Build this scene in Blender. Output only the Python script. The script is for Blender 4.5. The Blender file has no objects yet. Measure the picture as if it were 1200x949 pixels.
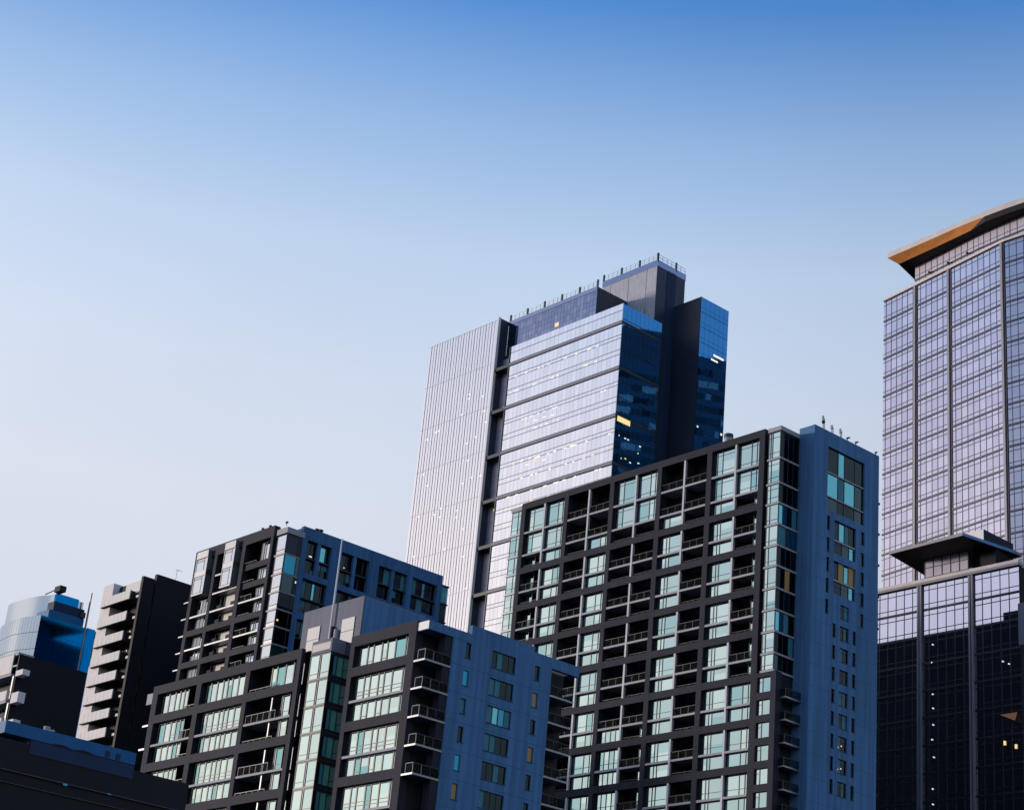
import bpy, math, random
from mathutils import Vector, Matrix
random.seed(11)
SC = bpy.context.scene
COL = SC.collection
R = math.radians
H0 = 2.0                                   # eye height of the camera above the ground
OFF = (0, 0, 0)                            # shift of the piece being built
UNIT = 1.0                                 # metres per plan unit of the building being built
BASE = H0                                  # height of plan zero above the object's own origin

# ------------------------------------------------------------------ materials
def new_mat(name):
    m = bpy.data.materials.new(name); m.use_nodes = True
    nt = m.node_tree
    return m, nt, nt.nodes['Principled BSDF']

def solid(name, c, rough=.7, spec=.3, var=.12, scale=.35, metal=0., bump=0., streak=0.):
    m, nt, b = new_mat(name)
    b.inputs['Roughness'].default_value = rough
    b.inputs['Specular IOR Level'].default_value = spec
    b.inputs['Metallic'].default_value = metal
    tc = nt.nodes.new('ShaderNodeTexCoord'); n = nt.nodes.new('ShaderNodeTexNoise')
    mp = nt.nodes.new('ShaderNodeMapping'); mp.inputs['Scale'].default_value = (1, 1, .35)
    n.inputs['Scale'].default_value = scale; n.inputs['Detail'].default_value = 6
    n.inputs['Roughness'].default_value = .65
    r = nt.nodes.new('ShaderNodeValToRGB')
    r.color_ramp.elements[0].position = .3; r.color_ramp.elements[1].position = .72
    r.color_ramp.elements[0].color = (*[x*(1-var) for x in c], 1)
    r.color_ramp.elements[1].color = (*[min(1, x*(1+var)) for x in c], 1)
    L = nt.links
    L.new(tc.outputs['Object'], mp.inputs[0]); L.new(mp.outputs[0], n.inputs['Vector'])
    L.new(n.outputs['Fac'], r.inputs[0]); L.new(r.outputs[0], b.inputs['Base Color'])
    if streak:                                   # rain streaks running down the face
        m2 = nt.nodes.new('ShaderNodeMapping'); m2.inputs['Scale'].default_value = (1.6, 1.6, .05)
        n2 = nt.nodes.new('ShaderNodeTexNoise'); n2.inputs['Scale'].default_value = 1.; n2.inputs['Detail'].default_value = 5
        r2 = nt.nodes.new('ShaderNodeValToRGB'); r2.color_ramp.elements[0].position = .38; r2.color_ramp.elements[1].position = .62
        lo = 1-streak
        r2.color_ramp.elements[0].color = (lo, lo, lo, 1); r2.color_ramp.elements[1].color = (1, 1, 1, 1)
        mx = nt.nodes.new('ShaderNodeMix'); mx.data_type = 'RGBA'; mx.blend_type = 'MULTIPLY'; mx.inputs['Factor'].default_value = 1
        L.new(tc.outputs['Object'], m2.inputs[0]); L.new(m2.outputs[0], n2.inputs['Vector']); L.new(n2.outputs['Fac'], r2.inputs[0])
        L.new(r.outputs[0], mx.inputs['A']); L.new(r2.outputs[0], mx.inputs['B']); L.new(mx.outputs['Result'], b.inputs['Base Color'])
    if bump:
        bp = nt.nodes.new('ShaderNodeBump'); bp.inputs['Strength'].default_value = bump
        L.new(n.outputs['Fac'], bp.inputs['Height']); L.new(bp.outputs[0], b.inputs['Normal'])
    return m

def glass(name, c, rough=.03, wave=0., wscale=.25, base=(.01, .012, .014), amount=1.):
    """coated glazing: a tinted mirror over a dark room"""
    m, nt, b = new_mat(name)
    L = nt.links
    b.inputs['Base Color'].default_value = (*c, 1); b.inputs['Metallic'].default_value = 1
    b.inputs['Roughness'].default_value = rough
    if wave:
        tc = nt.nodes.new('ShaderNodeTexCoord'); n = nt.nodes.new('ShaderNodeTexNoise')
        n.inputs['Scale'].default_value = wscale; n.inputs['Detail'].default_value = 3
        bp = nt.nodes.new('ShaderNodeBump'); bp.inputs['Strength'].default_value = wave
        bp.inputs['Distance'].default_value = .05
        L.new(tc.outputs['Object'], n.inputs['Vector'])
        L.new(n.outputs['Fac'], bp.inputs['Height']); L.new(bp.outputs[0], b.inputs['Normal'])
    return m

def clear_panel(name):
    m, nt, b = new_mat(name)
    b.inputs['Base Color'].default_value = (.02, .03, .035, 1); b.inputs['Roughness'].default_value = .05
    t = nt.nodes.new('ShaderNodeBsdfTransparent'); t.inputs[0].default_value = (.6, .66, .68, 1)
    x = nt.nodes.new('ShaderNodeMixShader'); x.inputs[0].default_value = .06
    o = nt.nodes['Material Output']
    nt.links.new(t.outputs[0], x.inputs[1]); nt.links.new(b.outputs[0], x.inputs[2])
    nt.links.new(x.outputs[0], o.inputs[0])
    return m

def lamp(name, c, s):
    m, nt, b = new_mat(name)
    b.inputs['Base Color'].default_value = (*[.06*x for x in c], 1)
    b.inputs['Emission Color'].default_value = (*c, 1); b.inputs['Emission Strength'].default_value = s
    return m

M = dict(
    charcoal=solid('charcoal_cladding', (.027, .028, .043), .72, .15, .16, .5, streak=.12),
    charcoal2=solid('charcoal_cladding_rear', (.032, .033, .047), .72, .15, .16, .5, streak=.12),
    dark=solid('dark_recess_paint', (.022, .023, .028), .7, .2),
    black=solid('black_cladding', (.014, .0145, .018), .6, .15),
    navy=solid('navy_metal_panel', (.024, .034, .060), .45, .35),
    blue=solid('blue_grey_render', (.088, .21, .40), .8, .2, .18, .12, streak=.24),
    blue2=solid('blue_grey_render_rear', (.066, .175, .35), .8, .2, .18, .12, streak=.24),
    edge=solid('pale_concrete_edge', (.36, .36, .39), .7, .3),
    mull=solid('pale_metal_post', (.46, .47, .52), .5, .4),
    steel=solid('dull_steel', (.22, .23, .25), .4, .5, metal=.5),
    bar=solid('dark_window_bar', (.016, .024, .028), .45, .4),
    mirrored=solid('dark_blue_cladding', (.03, .055, .10), .6, .3),
    joint=solid('joint_line', (.035, .095, .19), .8, .2),
    bar2=solid('purple_grey_bar', (.045, .043, .078), .45, .4),
    bar3=solid('silver_column', (.22, .21, .24), .4, .5),
    grey=solid('grey_render_wall', (.20, .20, .25), .8, .2, .08, streak=.12),
    white=solid('white_gloss_panel', (.72, .70, .72), .35, .5, .04),
    strip=glass('white_coated_panel', (.40, .44, .49), .08),
    cream=solid('cream_concrete', (.80, .75, .73), .8, .2, .07, .5),
    grille=solid('grey_textured_panel', (.42, .43, .49), .8, .2, .18, 2.2),
    canopy_blue=solid('blue_canopy_edge', (.10, .30, .58), .5, .3),
    band=solid('grey_floor_band', (.20, .20, .25), .5, .3),
    screen2=solid('recess_satin_glass', (.27, .27, .38), .25, .5, .1), screen3=solid('recess_satin_glass_pale', (.33, .33, .44), .25, .5, .1),
    screen=solid('pale_lilac_screen', (.50, .47, .60), .4, .4, .06),
    wood=solid('sunglow_orange_timber', (.80, .30, .085), .55, .3, .12, .6),  # timber, its orange raised to carry the glow of the low sun
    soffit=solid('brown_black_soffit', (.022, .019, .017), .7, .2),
    fascia=solid('pale_metal_fascia', (.60, .53, .51), .45, .4),
    bluefascia=solid('blue_painted_fascia', (.006, .11, .28), .6, .3, .1, .4),
    deepblue=solid('dark_blue_wall', (.012, .034, .085), .7, .3),
    asphalt=solid('asphalt', (.05, .05, .052), .9, .2, .2, .05),
    g_c=[glass('bay_glass_%d' % i, c) for i, c in enumerate(((0.308, 0.46, 0.505), (0.301, 0.469, 0.529), (0.398, 0.562, 0.604), (0.223, 0.408, 0.469)))],
    g_b=[glass('block_glass_%d' % i, c) for i, c in enumerate(((0.362, 0.509, 0.568), (0.419, 0.577, 0.626), (0.384, 0.553, 0.622), (0.15, 0.365, 0.432)))],
    g_a=[glass('rear_glass_%d' % i, c) for i, c in enumerate(((0.326, 0.401, 0.515), (0.289, 0.383, 0.502), (0.429, 0.515, 0.63), (0.202, 0.353, 0.457)))],
    g_d=[glass('office_glass_%d' % i, c, .06, .10, .5) for i, c in enumerate(((0.621, 0.678, 0.789), (0.65, 0.708, 0.818), (0.591, 0.647, 0.761)))],
    g_dv=[glass('violet_glass_%d' % i, c, .05, .1, .6) for i, c in enumerate(((0.168, 0.203, 0.338), (0.182, 0.223, 0.362), (0.224, 0.257, 0.4)))],
    g_r=[glass('recess_glass_%d' % i, c, .05, .1, .6) for i, c in enumerate(((0.439, 0.439, 0.577), (0.504, 0.504, 0.64), (0.471, 0.471, 0.624)))],
    g_r2=[glass('satin_recess_glass_%d' % i, c, .5) for i, c in enumerate(((0.65, 0.65, 0.825), (0.754, 0.754, 0.925), (0.702, 0.702, 0.875)))],
    g_db=[glass('blue_office_glass', (.035, .18, .42), .02, .12, .35)],
    g_e=[glass('lilac_glass_%d' % i, c, .03, .05, .4) for i, c in enumerate(((0.419, 0.441, 0.597), (0.405, 0.436, 0.603), (0.467, 0.493, 0.659)))],
    g_e2=[glass('lilac_blue_glass_%d' % i, c, .03) for i, c in enumerate(((0.297, 0.336, 0.46), (0.27, 0.312, 0.45)))],
    g_p=[glass('podium_glass_%d' % i, c, .02) for i, c in enumerate(((0.48, 0.527, 0.702), (0.456, 0.507, 0.675)))],
    g_dark=[glass('dark_window_glass_%d' % i, c, .04) for i, c in enumerate(((.020, .030, .036), (.012, .018, .022), (.035, .06, .072)))],
    g_teal=[glass('teal_window_glass', (.10, .36, .42), .04)],
    g_h=[glass('far_blue_glass', (.0, .13, .38), .04)],
    g_hl=[glass('far_pale_glass', (.36, .45, .55), .05)],
    g_green=[solid('green_glass_screen', (.04, .32, .24), .15, .5, .05)],
    clear=clear_panel('balustrade_glass'),
    warm=lamp('warm_lamp', (1, .70, .30), .16), cool=lamp('cool_lamp', (1, .93, .80), .16),
    yellow=lamp('yellow_room', (.9, .62, .2), .011), tv=lamp('teal_lit_room', (.02, .45, .8), .04),
)
M['curtain'] = solid('drawn_curtain', (.42, .45, .46), .8, .2, .1, 2.)
M['curtain_teal'] = solid('teal_curtain', (.05, .22, .27), .6, .3, .15, 2.)

# ------------------------------------------------------------------ mesh building
class MB:
    def __init__(s): s.v = []; s.f = []; s.m = []
    def box(s, x0, x1, y0, y1, z0, z1, m=0):
        if x1 < x0: x0, x1 = x1, x0
        if y1 < y0: y0, y1 = y1, y0
        if z1 < z0: z0, z1 = z1, z0
        k = len(s.v)
        s.v += [(x, y, z) for z in (z0, z1) for x, y in ((x0, y0), (x1, y0), (x1, y1), (x0, y1))]
        s.f += [tuple(k+i for i in q) for q in ((3, 2, 1, 0), (4, 5, 6, 7), (0, 1, 5, 4), (1, 2, 6, 5), (2, 3, 7, 6), (3, 0, 4, 7))]
        s.m += [m]*6
        return s
    def prism(s, pts, z0, z1, m=0, mt=None):
        n = len(pts); k = len(s.v)
        a = sum(pts[i][0]*pts[(i+1) % n][1]-pts[(i+1) % n][0]*pts[i][1] for i in range(n))
        if a < 0: pts = pts[::-1]
        s.v += [(x, y, z0) for x, y in pts]+[(x, y, z1) for x, y in pts]
        s.f += [tuple(range(k+n-1, k-1, -1)), tuple(range(k+n, k+2*n))]
        s.m += [m if mt is None else mt, m]
        for i in range(n):
            j = (i+1) % n
            s.f.append((k+i, k+j, k+n+j, k+n+i)); s.m.append(m)
        return s
    def face(s, pts, m=0):
        k = len(s.v); s.v += list(pts); s.f.append(tuple(range(k, k+len(pts)))); s.m.append(m)
        return s
    def tube(s, p, q, r0, r1=None, n=8, m=0):
        r1 = r0 if r1 is None else r1
        p, q = Vector(p), Vector(q); d = (q-p).normalized()
        a = d.orthogonal().normalized(); b = d.cross(a); k = len(s.v)
        for c, r in ((p, r0), (q, r1)):
            for i in range(n):
                t = 2*math.pi*i/n; s.v.append(tuple(c+a*math.cos(t)*r+b*math.sin(t)*r))
        for i in range(n):
            j = (i+1) % n; s.f.append((k+i, k+j, k+n+j, k+n+i)); s.m.append(m)
        s.f += [tuple(range(k+n-1, k-1, -1)), tuple(range(k+n, k+2*n))]; s.m += [m, m]
        return s
    # face 'L' looks along -v, face 'R' looks along +u; t is measured inward from the plane
    def fb(s, face, plane, a0, a1, t0, t1, z0, z1, m=0):
        if face == 'L': return s.box(a0, a1, plane+t0, plane+t1, z0, z1, m)
        return s.box(plane-t1, plane-t0, a0, a1, z0, z1, m)
    def build(s, name, mats, parent=None, label=None, stuff=False):
        if not isinstance(mats, (list, tuple)): mats = [mats]
        me = bpy.data.meshes.new(name)
        me.from_pydata([((x+OFF[0])*UNIT, (y+OFF[1])*UNIT, (z+OFF[2])*UNIT+BASE) for x, y, z in s.v], [], s.f)
        for mt in mats: me.materials.append(mt)
        me.polygons.foreach_set('material_index', s.m); me.update()
        o = bpy.data.objects.new(name, me); COL.objects.link(o)
        if parent is not None: o.parent = parent
        if label: o['label'] = label
        if stuff: o['kind'] = 'stuff'
        return o

def thing(name, label, cat, x, y, yaw, group=None):
    o = bpy.data.objects.new(name, None); COL.objects.link(o)
    o.location = (x, y, 0); o.rotation_euler = (0, 0, R(yaw)); o.empty_display_size = 3
    o['label'] = label; o['category'] = cat
    if group: o['group'] = group
    return o

def tag(o, label, cat, group=None):
    o['label'] = label; o['category'] = cat
    if group: o['group'] = group
    return o

def holed(mb, face, plane, a0, a1, z0, z1, holes, depth, m=0):
    """a wall sheet of real depth with rectangular openings and their reveals"""
    A = sorted({a0, a1, *[h[0] for h in holes], *[h[1] for h in holes]})
    Z = sorted({z0, z1, *[h[2] for h in holes], *[h[3] for h in holes]})
    A = [a for a in A if a0 <= a <= a1]; Z = [z for z in Z if z0 <= z <= z1]
    for i in range(len(A)-1):
        run = None
        for j in range(len(Z)-1):
            ca, cz = (A[i]+A[i+1])/2, (Z[j]+Z[j+1])/2
            full = not any(h[0] < ca < h[1] and h[2] < cz < h[3] for h in holes)
            if full and run is None: run = Z[j]
            if not full and run is not None:
                mb.fb(face, plane, A[i], A[i+1], 0, depth, run, Z[j], m); run = None
        if run is not None: mb.fb(face, plane, A[i], A[i+1], 0, depth, run, Z[-1], m)

def window(parent, face, plane, a0, a1, z0, z1, rec, widths, gl, name='window', tr=(), trp=None, bw=.11, barm='bar',
           pick=None, gapm=None, label=None):
    """panes of the given relative widths; tr = transom heights above z0 (negative: below z1) in panes trp"""
    tot = sum(widths); P = MB(); F = MB(); a = a0
    n = len(gl)
    for i, w in enumerate(widths):
        b = a+(a1-a0)*w/tot
        cuts = [z0]
        if trp is None or i in trp:
            cuts += sorted((z0+t if t > 0 else z1+t) for t in tr)
        cuts.append(z1)
        g = random.random()
        gi = (pick[i] if pick else (n-1 if g > .88 else random.randrange(max(1, n-1))))
        blind = random.uniform(.25, .7)*(z1-z0)+z0 if n == 4 and random.random() < .35 else None
        alt = random.choice([q for q in (0, 1, 2, 2) if q != gi])
        for c0, c1 in zip(cuts, cuts[1:]):
            if blind and c0+.3 < blind < c1-.3:
                P.fb(face, plane, a+bw/2, b-bw/2, rec, rec+.05, c0+.03, blind, gi); P.fb(face, plane, a+bw/2, b-bw/2, rec, rec+.05, blind, c1-.03, alt)
            else: P.fb(face, plane, a+bw/2, b-bw/2, rec, rec+.05, c0+.03, c1-.03, alt if blind and c0 > blind else gi)
            if c1 < z1: F.fb(face, plane, a+bw/2, b-bw/2, rec-.03, rec+.06, c1-.035, c1+.035)
        if i: F.fb(face, plane, a-bw/2, a+bw/2, rec-.06, rec+.09, z0, z1)
        a = b
    F.fb(face, plane, a0-bw*.3, a0+bw/2, rec-.05, rec+.08, z0, z1); F.fb(face, plane, a1-bw/2, a1+bw*.3, rec-.05, rec+.08, z0, z1)
    F.fb(face, plane, a0, a1, rec-.045, rec+.08, z0-.06, z0+.04); F.fb(face, plane, a0, a1, rec-.045, rec+.08, z1-.04, z1+.06)
    F.fb(face, plane, a0-.02, a1+.02, rec+.10, rec+.14, z0-.04, z1+.04)
    o = P.build(name, gl, parent, label)
    F.build('window_frame', M[barm], o)
    return o

def railing(parent, face, plane, a0, a1, z, t=.18, h=1.05, ends=False, back=1.5, step=1.25, light='bar'):
    g = MB(); p = MB()
    p.fb(face, plane, a0, a1, t, t+.03, z+.06, z+h-.06)
    o = p.build('railing', M['clear'], parent)
    g.fb(face, plane, a0, a1, t-.03, t+.06, z+h-.05, z+h+.02)
    n = max(1, round((a1-a0)/step))
    for i in range(n+1):
        a = a0+(a1-a0)*i/n
        g.fb(face, plane, a-.03, a+.03, t-.02, t+.05, z, z+h-.05)
    g.build('handrail', M[light], o)
    return o

def lights(parent, spots, mat, name='ceiling_light', size=.25):
    for (face, plane, a, z, w, h) in spots:
        MB().fb(face, plane, a, a+w, -.05, .02, z, z+h).build(name, M[mat], parent)

GRID = -50.16
# =================================================================== tall apartment tower (front right of centre)
C = thing('apartment_tower', 'tall dark apartment tower with framed bays and a plain blue stair shaft', 'building',
          35.604, 237.850, GRID)
PO = [(-1.35, -.35), (-11.12, -10.2), (-20.98, -20.08), (-30.8, -29.95), (-40.78, -39.88), (-50.68, -49.78)]
BAY = [(-49.78, -40.78), (-39.88, -30.8), (-29.95, -20.98), (-20.08, -11.12), (-10.2, -1.35)]
MU = [-45.3, -35.32, -25.33, -15.5, -5.68]
ROWS = [(92.35, 103.1, [99.2, 95.45])]
ztop = 92.35
sp_top = [93.3]
for k in range(1, 9):
    t = 93.3-6.02*k
    ROWS.append((t, sp_top[-1]-1.05 if k > 1 else 92.35, [sp_top[-1]-3.85])); sp_top.append(t)
fr = MB()
for a, b in PO: fr.box(a, b, 0, 1.02, 20, 103.1)
fr.box(-50.68, -.35, 0, 1.05, 103.1, 104.18)
for (l, r) in BAY:
    for t in sp_top: fr.box(l, r, .004, 1.0, t-1.02, t)
fr.build('facade_frame', M['charcoal'], C)
co = MB()                                   # body behind the bays; unseen rear masses added to shape the podium's dark reflection
co.box(-50.6, 2.4, 2.6, 13.5, -H0, 103.4); co.box(-27, 2.4, 13.5, 16, -H0, 101.6); co.box(-61, -50.6, 8, 13, -H0, 96.5); co.box(-21, -15.5, 8.5, 12, 101, 105.4)
for (l, r), m in zip(BAY, MU): co.box(m-.1, m+.1, .5, 2.6, 20, 103.1)
for i, (a, b) in enumerate(PO): co.box(a+.1, b-.1, 1.02, 2.6, 20, 103.15)
co.box(-50.6, -.4, 1.05, 2.6, 103.15, 103.9)
co.box(-.35, 2.35, 3.9, 4.6, 60, 103.3)
co.build('wall', M['dark'], C)
ml = MB()
for m in MU: ml.box(m-.16, m+.16, .02, .32, 20, 103.1)
ml.build('mullion', M['mull'], C)
# what stands in each half bay: W window, B balcony, n narrow window + balcony (side of the strip: n left, N right)
CELL = [
    ['WWn WWW', 'BBB BBW', 'WWB WWB', 'BBW BBB', 'WWW WWN'],
    ['nn WW', 'BB WW', 'BB BB', 'WW BB', 'WW NN'],
    ['nn WW', 'BB WW', 'BB BB', 'WW BB', 'WW NN'],
    ['nn WW', 'BB WW', 'BB BB', 'WW BB', 'WW NN'],
    ['BB WW', 'BB WW', 'BB BB', 'WW BB', 'WW NN'],
    ['BB BB', 'BB WW', 'BW BN', 'WW BB', 'WW WW'],
    ['BB BB', 'BB WW', 'WW NN', 'WW BB', 'WW WW'],
    ['BB BB', 'BB WW', 'WW NN', 'WW BB', 'WW WW'],
    ['BB BB', 'BB WW', 'WW NN', 'WW BB', 'WW WW'],
]
for ri, (zb, zt, slabs) in enumerate(ROWS):
    zb = sp_top[ri] if ri else 93.3
    levels = [zt]+slabs+[zb]
    for bi, (l, r) in enumerate(BAY):
        for s in slabs:
            sl = MB(); sl.box(l, r, .05, 2.6, s-.3, s)
            sl.build('floor_slab', M['edge'], C)
        halves = CELL[ri][bi].split()
        for hi, code in enumerate(halves):
            a0, a1 = ((l, MU[bi]-.16) if hi == 0 else (MU[bi]+.16, r))
            for fi, ch in enumerate(code):
                top, bot = levels[fi], levels[fi+1]
                if fi: top -= .3
                last = fi == len(code)-1
                if ch == 'W':
                    tall = ri == 0 and fi < 2
                    low = ri == 0 and fi == 2
                    wd = [.55, .95, 2.5] if hi == 0 else [2.4, 1.0, .75]
                    if ri and bi in (0, 1): wd = [2.2, 1.15, .8]
                    if ri and bi == 3: wd = [.45, .75, .6, 2.6]
                    if ri and bi == 4 and hi == 0: wd = [.4, .7, .55, 2.6]
                    if ri > 4 and bi == 2: wd = [.9, .8, .8, .9]
                    tr = (.75, -.72) if tall else (() if last else (.85,))
                    window(C, 'L', 0, a0+.08, a1-.06, bot+.04, top-.02, .55, wd, M['g_c'], tr=tr)
                else:
                    if ch in 'nN':
                        if ch == 'n': n0, n1 = a0+.5, a0+2.0
                        else: n0, n1 = a1-1.5, a1-.06
                        window(C, 'L', 0, n0, n1, bot+.04, top-.02, 1.2, [.5, 1.], M['g_c'], name='narrow_window', tr=() if last else (.9,))
                    if not last: railing(C, 'L', 0, a0+.02, a1-.02, bot, step=1.4)
                    else:
                        g = MB(); g.fb('L', 0, a0+.02, a1-.02, .3, .36, bot+.28, bot+.34)
                        for q in range(4): g.fb('L', 0, a0+.3+q*1.1, a0+.35+q*1.1, .3, .36, bot, bot+.28)
                        g.build('parapet_rail', M['bar'], C)
                    if random.random() < .4:
                        x0 = a0+.3+random.random()*2.6
                        MB().fb('L', 0, x0, x0+.85, 1.9, 2.3, bot+.04, bot+.85).build('air_conditioner', M['steel'], C)
                    # a dim door at the back of the balcony
                    d0 = a0+.6+random.random()*.8
                    MB().fb('L', 0, d0, d0+1.7, 2.5, 2.58, bot+.05, min(top-.3, bot+2.3)).build('balcony_door', M['g_dark'][random.randrange(3)], C)
# glazed bay right of the frame, glazed bay left of it
FL = [103.2, 99.2, 95.55, 92.6, 89.52, 86.5, 83.6, 80.5, 77.5, 74.5, 71.55, 69.2]
MB().box(.3, 2.62, -.08, 4.0, 103.28, 103.92).build('bay_roof', M['edge'], C)
MB().box(-53.25, -50.7, .1, 3.0, 103.2, 103.9).build('bay_roof', M['edge'], C)
for i in range(len(FL)-1):
    t, b = FL[i]-.1, FL[i+1]+.16
    sb = MB(); sb.box(.28, 2.62, -.1, 3.95, FL[i+1]-.16, FL[i+1]+.1)
    sb.build('bay_floor', M['edge'], C)
    window(C, 'L', 0, .42, 2.46, b, t, .05, [.55, 1.5] if i else [.4, .35, 1.5], M['g_c'], name='bay_window', tr=(.75, -.75) if i < 3 else (.6,))
    gl = [M['g_dark'][1], M['g_dark'][2], M['g_teal'][0], M['curtain_teal'], M['yellow']]
    pk = [[0, 0, 0], [0, 0, 0], [0, 0, 1], [2, 1, 3], [3, 2, 2], [0, 0, 1], [0, 4, 0], [0, 1, 0], [2, 3, 0], [0, 0, 3], [1, 0, 0]][i]
    window(C, 'R', 2.5, .1, 3.85, b, t, .05, [1.5, 1., 1.], gl, name='bay_window', pick=pk)
    MB().box(.45, 2.4, .16, 3.9, b, t).build('bay_room', M['dark'], C)
for i in range(len(FL)-1):
    t, b = FL[i]-.1, FL[i+1]+.16
    MB().box(-53.3, -50.7, .1, 2.6, FL[i+1]-.16, FL[i+1]+.1).build('bay_floor', M['steel'], C)
    window(C, 'L', .2, -53.1, -50.95, b, t, .05, [1.5, .7], M['g_c'], name='bay_window', tr=(.7, -.7) if i < 2 else (.7,))
# lower right wall with single windows
lw = MB(); HL = []; z = 68.48
for k in range(7): HL.append((-.2, 2.1, z-2.05, z)); z -= 3.02
holed(lw, 'L', 0.006, -.34, 3.02, 20, 69.1, HL, .6)
lw.box(2.4, 3.02, .61, 1.2, 20, 69.05); lw.box(-.33, 2.38, .8, 2.6, 20, 69.0)
lw.build('lower_wall', M['charcoal'], C)
for h in HL: window(C, 'L', .006, h[0], h[1], h[2], h[3], .3, [.75, 1.45], M['g_c'], tr=(1.45,), trp=(0,))
# corner balconies low on the right side
for k in range(6):
    z = 65.75-3.02*k
    s = MB(); s.box(2.42, 3.98, .9, 3.96, z-.22, z)
    s.build('balcony', M['steel'], C)
    railing(C, 'L', .92, 3.05, 3.9, z, t=.06, step=.8); railing(C, 'R', 3.98, .95, 3.9, z, t=.06)
# stair shaft with its blue right wall
SH = [(6.95, 15.0, 93.25, 102.58), (8.6, 13.3, 87.35, 92.2), (8.6, 13.3, 81.65, 86.3)]
z = 80.45
MID = []
for k in range(9): MID.append((10.18, 12.0, z-1.9, z)); z -= 3.0
SL = []
for k, t in enumerate((92.35, 89.25, 86.4, 83.4, 80.45)):
    SL += [(7.0, 7.65, t-1.95, t), (14.4, 15.15, t-.1-1.9, t-.1)]
z = 77.45
for k in range(8):
    SL += [(8.58, 9.28, z-1.85, z), (12.85, 13.58, z-1.85, z)]; z -= 3.0
tw = MB()
holed(tw, 'R', 5.18, 4.0, 18.2, 20, 104.85, SH+MID+SL, .45)
tw.box(2.5, 4.73, 4.0, 18.1, -H0, 104.7); tw.box(2.45, 5.175, 3.995, 4.6, 20, 104.82)
tw.box(2.6, 5.17, 17.6, 18.19, 20, 104.8)
tw.build('stair_shaft', M['blue'], C)
for (a0, a1, z0, z1) in SL: window(C, 'R', 5.18, a0, a1, z0, z1, .22, [1], M['g_dark'], name='slit_window', bw=.08)
for i, (a0, a1, z0, z1) in enumerate(MID): window(C, 'R', 5.18, a0, a1, z0, z1, .22, [1, 1], [M['g_dark'][0], M['g_dark'][2], M['curtain_teal']], name='stair_window', pick=[(0, 2), (0, 1), (2, 0), (0, 0), (2, 1), (0, 2), (1, 0), (2, 0), (0, 1)][i])
gl = [M['g_dark'][0], M['g_dark'][2], M['g_teal'][0], M['curtain_teal'], M['yellow']]
for (z0, z1, pk) in ((98.95, 102.5, (0, 2, 0, 0)), (95.4, 98.7, (2, 3, 2, 1)), (93.3, 95.15, (1, 0, 0, 1))):
    window(C, 'R', 5.18, 7.0, 14.95, z0, z1, .3, [2.2, 1.2, 2., 1.6], gl, name='wide_window', pick=pk)
    MB().fb('R', 5.18, 6.98, 14.98, .12, .4, z0-.22, z0-.05).build('sill', M['edge'], C)
for zz, pk in ((87.4, (0, 2, 3, 0)), (81.7, (0, 4, 2, 4))):
    window(C, 'R', 5.18, 8.65, 13.25, zz+2.1, zz+4.75, .3, [1, 1, .8, 1], gl, name='wide_window', pick=pk)
    window(C, 'R', 5.18, 8.65, 13.25, zz+.05, zz+1.75, .3, [2, 1.6, 1.2], gl, name='wide_window', pick=(0, 1, 2))
    MB().fb('R', 5.18, 8.62, 13.28, .12, .4, zz+1.8, zz+2.02).build('sill', M['edge'], C)
lights(C, [('R', 5.0, 10.3, 60.9, .12, .14), ('R', 5.0, 11.0, 61.2, .12, .14), ('R', 5.0, 10.3, 58.0, .12, .14), ('R', 5.0, 11.0, 58.2, .12, .14)], 'cool')
for k in range(1, 28):
    MB().box(5.181, 5.186, 4.02, 18.18, 104.0-3.01*k-.02, 104.0-3.01*k+.02).build('wall_joint', M['joint'], C) if k > 4 else None
for h in SL+MID: MB().box(5.05, 5.25, h[0]-.05, h[1]+.05, h[2]-.06, h[2]).build('sill', M['joint'], C)
for k in range(14):                                    # small vents on the far edge of the shaft
    MB().box(4.2, 5.0, 18.2, 18.75, 97.6-4.6*k, 97.9-4.6*k).build('vent_hood', M['dark'], C)

# =================================================================== low front block with stair bay
B = thing('apartment_block', 'low dark-framed apartment block in front, with a glazed stair bay and blue side wall', 'building', -7.766, 191.843, GRID)
fr = MB()
for a, b in ((-11.6, -10.85), (-1.3, -.05)): fr.box(a, b, 0, 1.0, 15, 56.75)
fr.box(-11.6, -.05, 0, 1.05, 56.75, 58.0)
SPB = [54.35, 48.25, 42.2, 36.1]
for t in SPB: fr.box(-10.85, -1.3, .004, .98, t-1.05, t)
for a, b in ((-52.8, -51.6), (-42.65, -41.6), (-32.0, -31.15), (-21.75, -20.95)): fr.box(a, b, 0, 1.0 if a < -22 else .5, 15, 57.05)
fr.box(-52.8, -20.95, 0, .5, 57.05, 58.2)
BB = [(-51.6, -42.65), (-41.6, -32.0), (-31.15, -21.75)]
for l, r in BB:
    for t in SPB: fr.box(l, r, .004, .98, t-1.05, t)
fr.build('facade_frame', M['charcoal'], B)
co = MB()
co.box(-52.7, -24.45, 2.6, 16, -H0, 57.9); co.box(-24.45, -21.0, 2.6, 3.9, -H0, 57); co.box(-20.45, -12.0, 4.0, 16, -H0, 58.0); co.box(-11.5, -.15, 2.6, 3.4, -H0, 57.8); co.box(-11.5, -.6, 3.4, 22.1, -H0, 57.4)
for x in (-52.2, -42.1, -31.6, -11.2, -.7): co.box(x-.3, x+.3, 1.0, 2.6, 15, 57.0)
co.box(-52.6, -23.4, .51, 2.6, 57.1, 58.0); co.box(-11.4, -.2, 1.05, 2.6, 56.8, 57.8)
co.build('wall', M['dark'], B)
SLB = [50.6, 44.5, 38.4]
for s in SLB:
    for l, r in BB+[(-10.85, -1.3)]:
        MB().box(l, r, .06, 2.6, s-.27, s).build('floor_slab', M['edge'], B)
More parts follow.
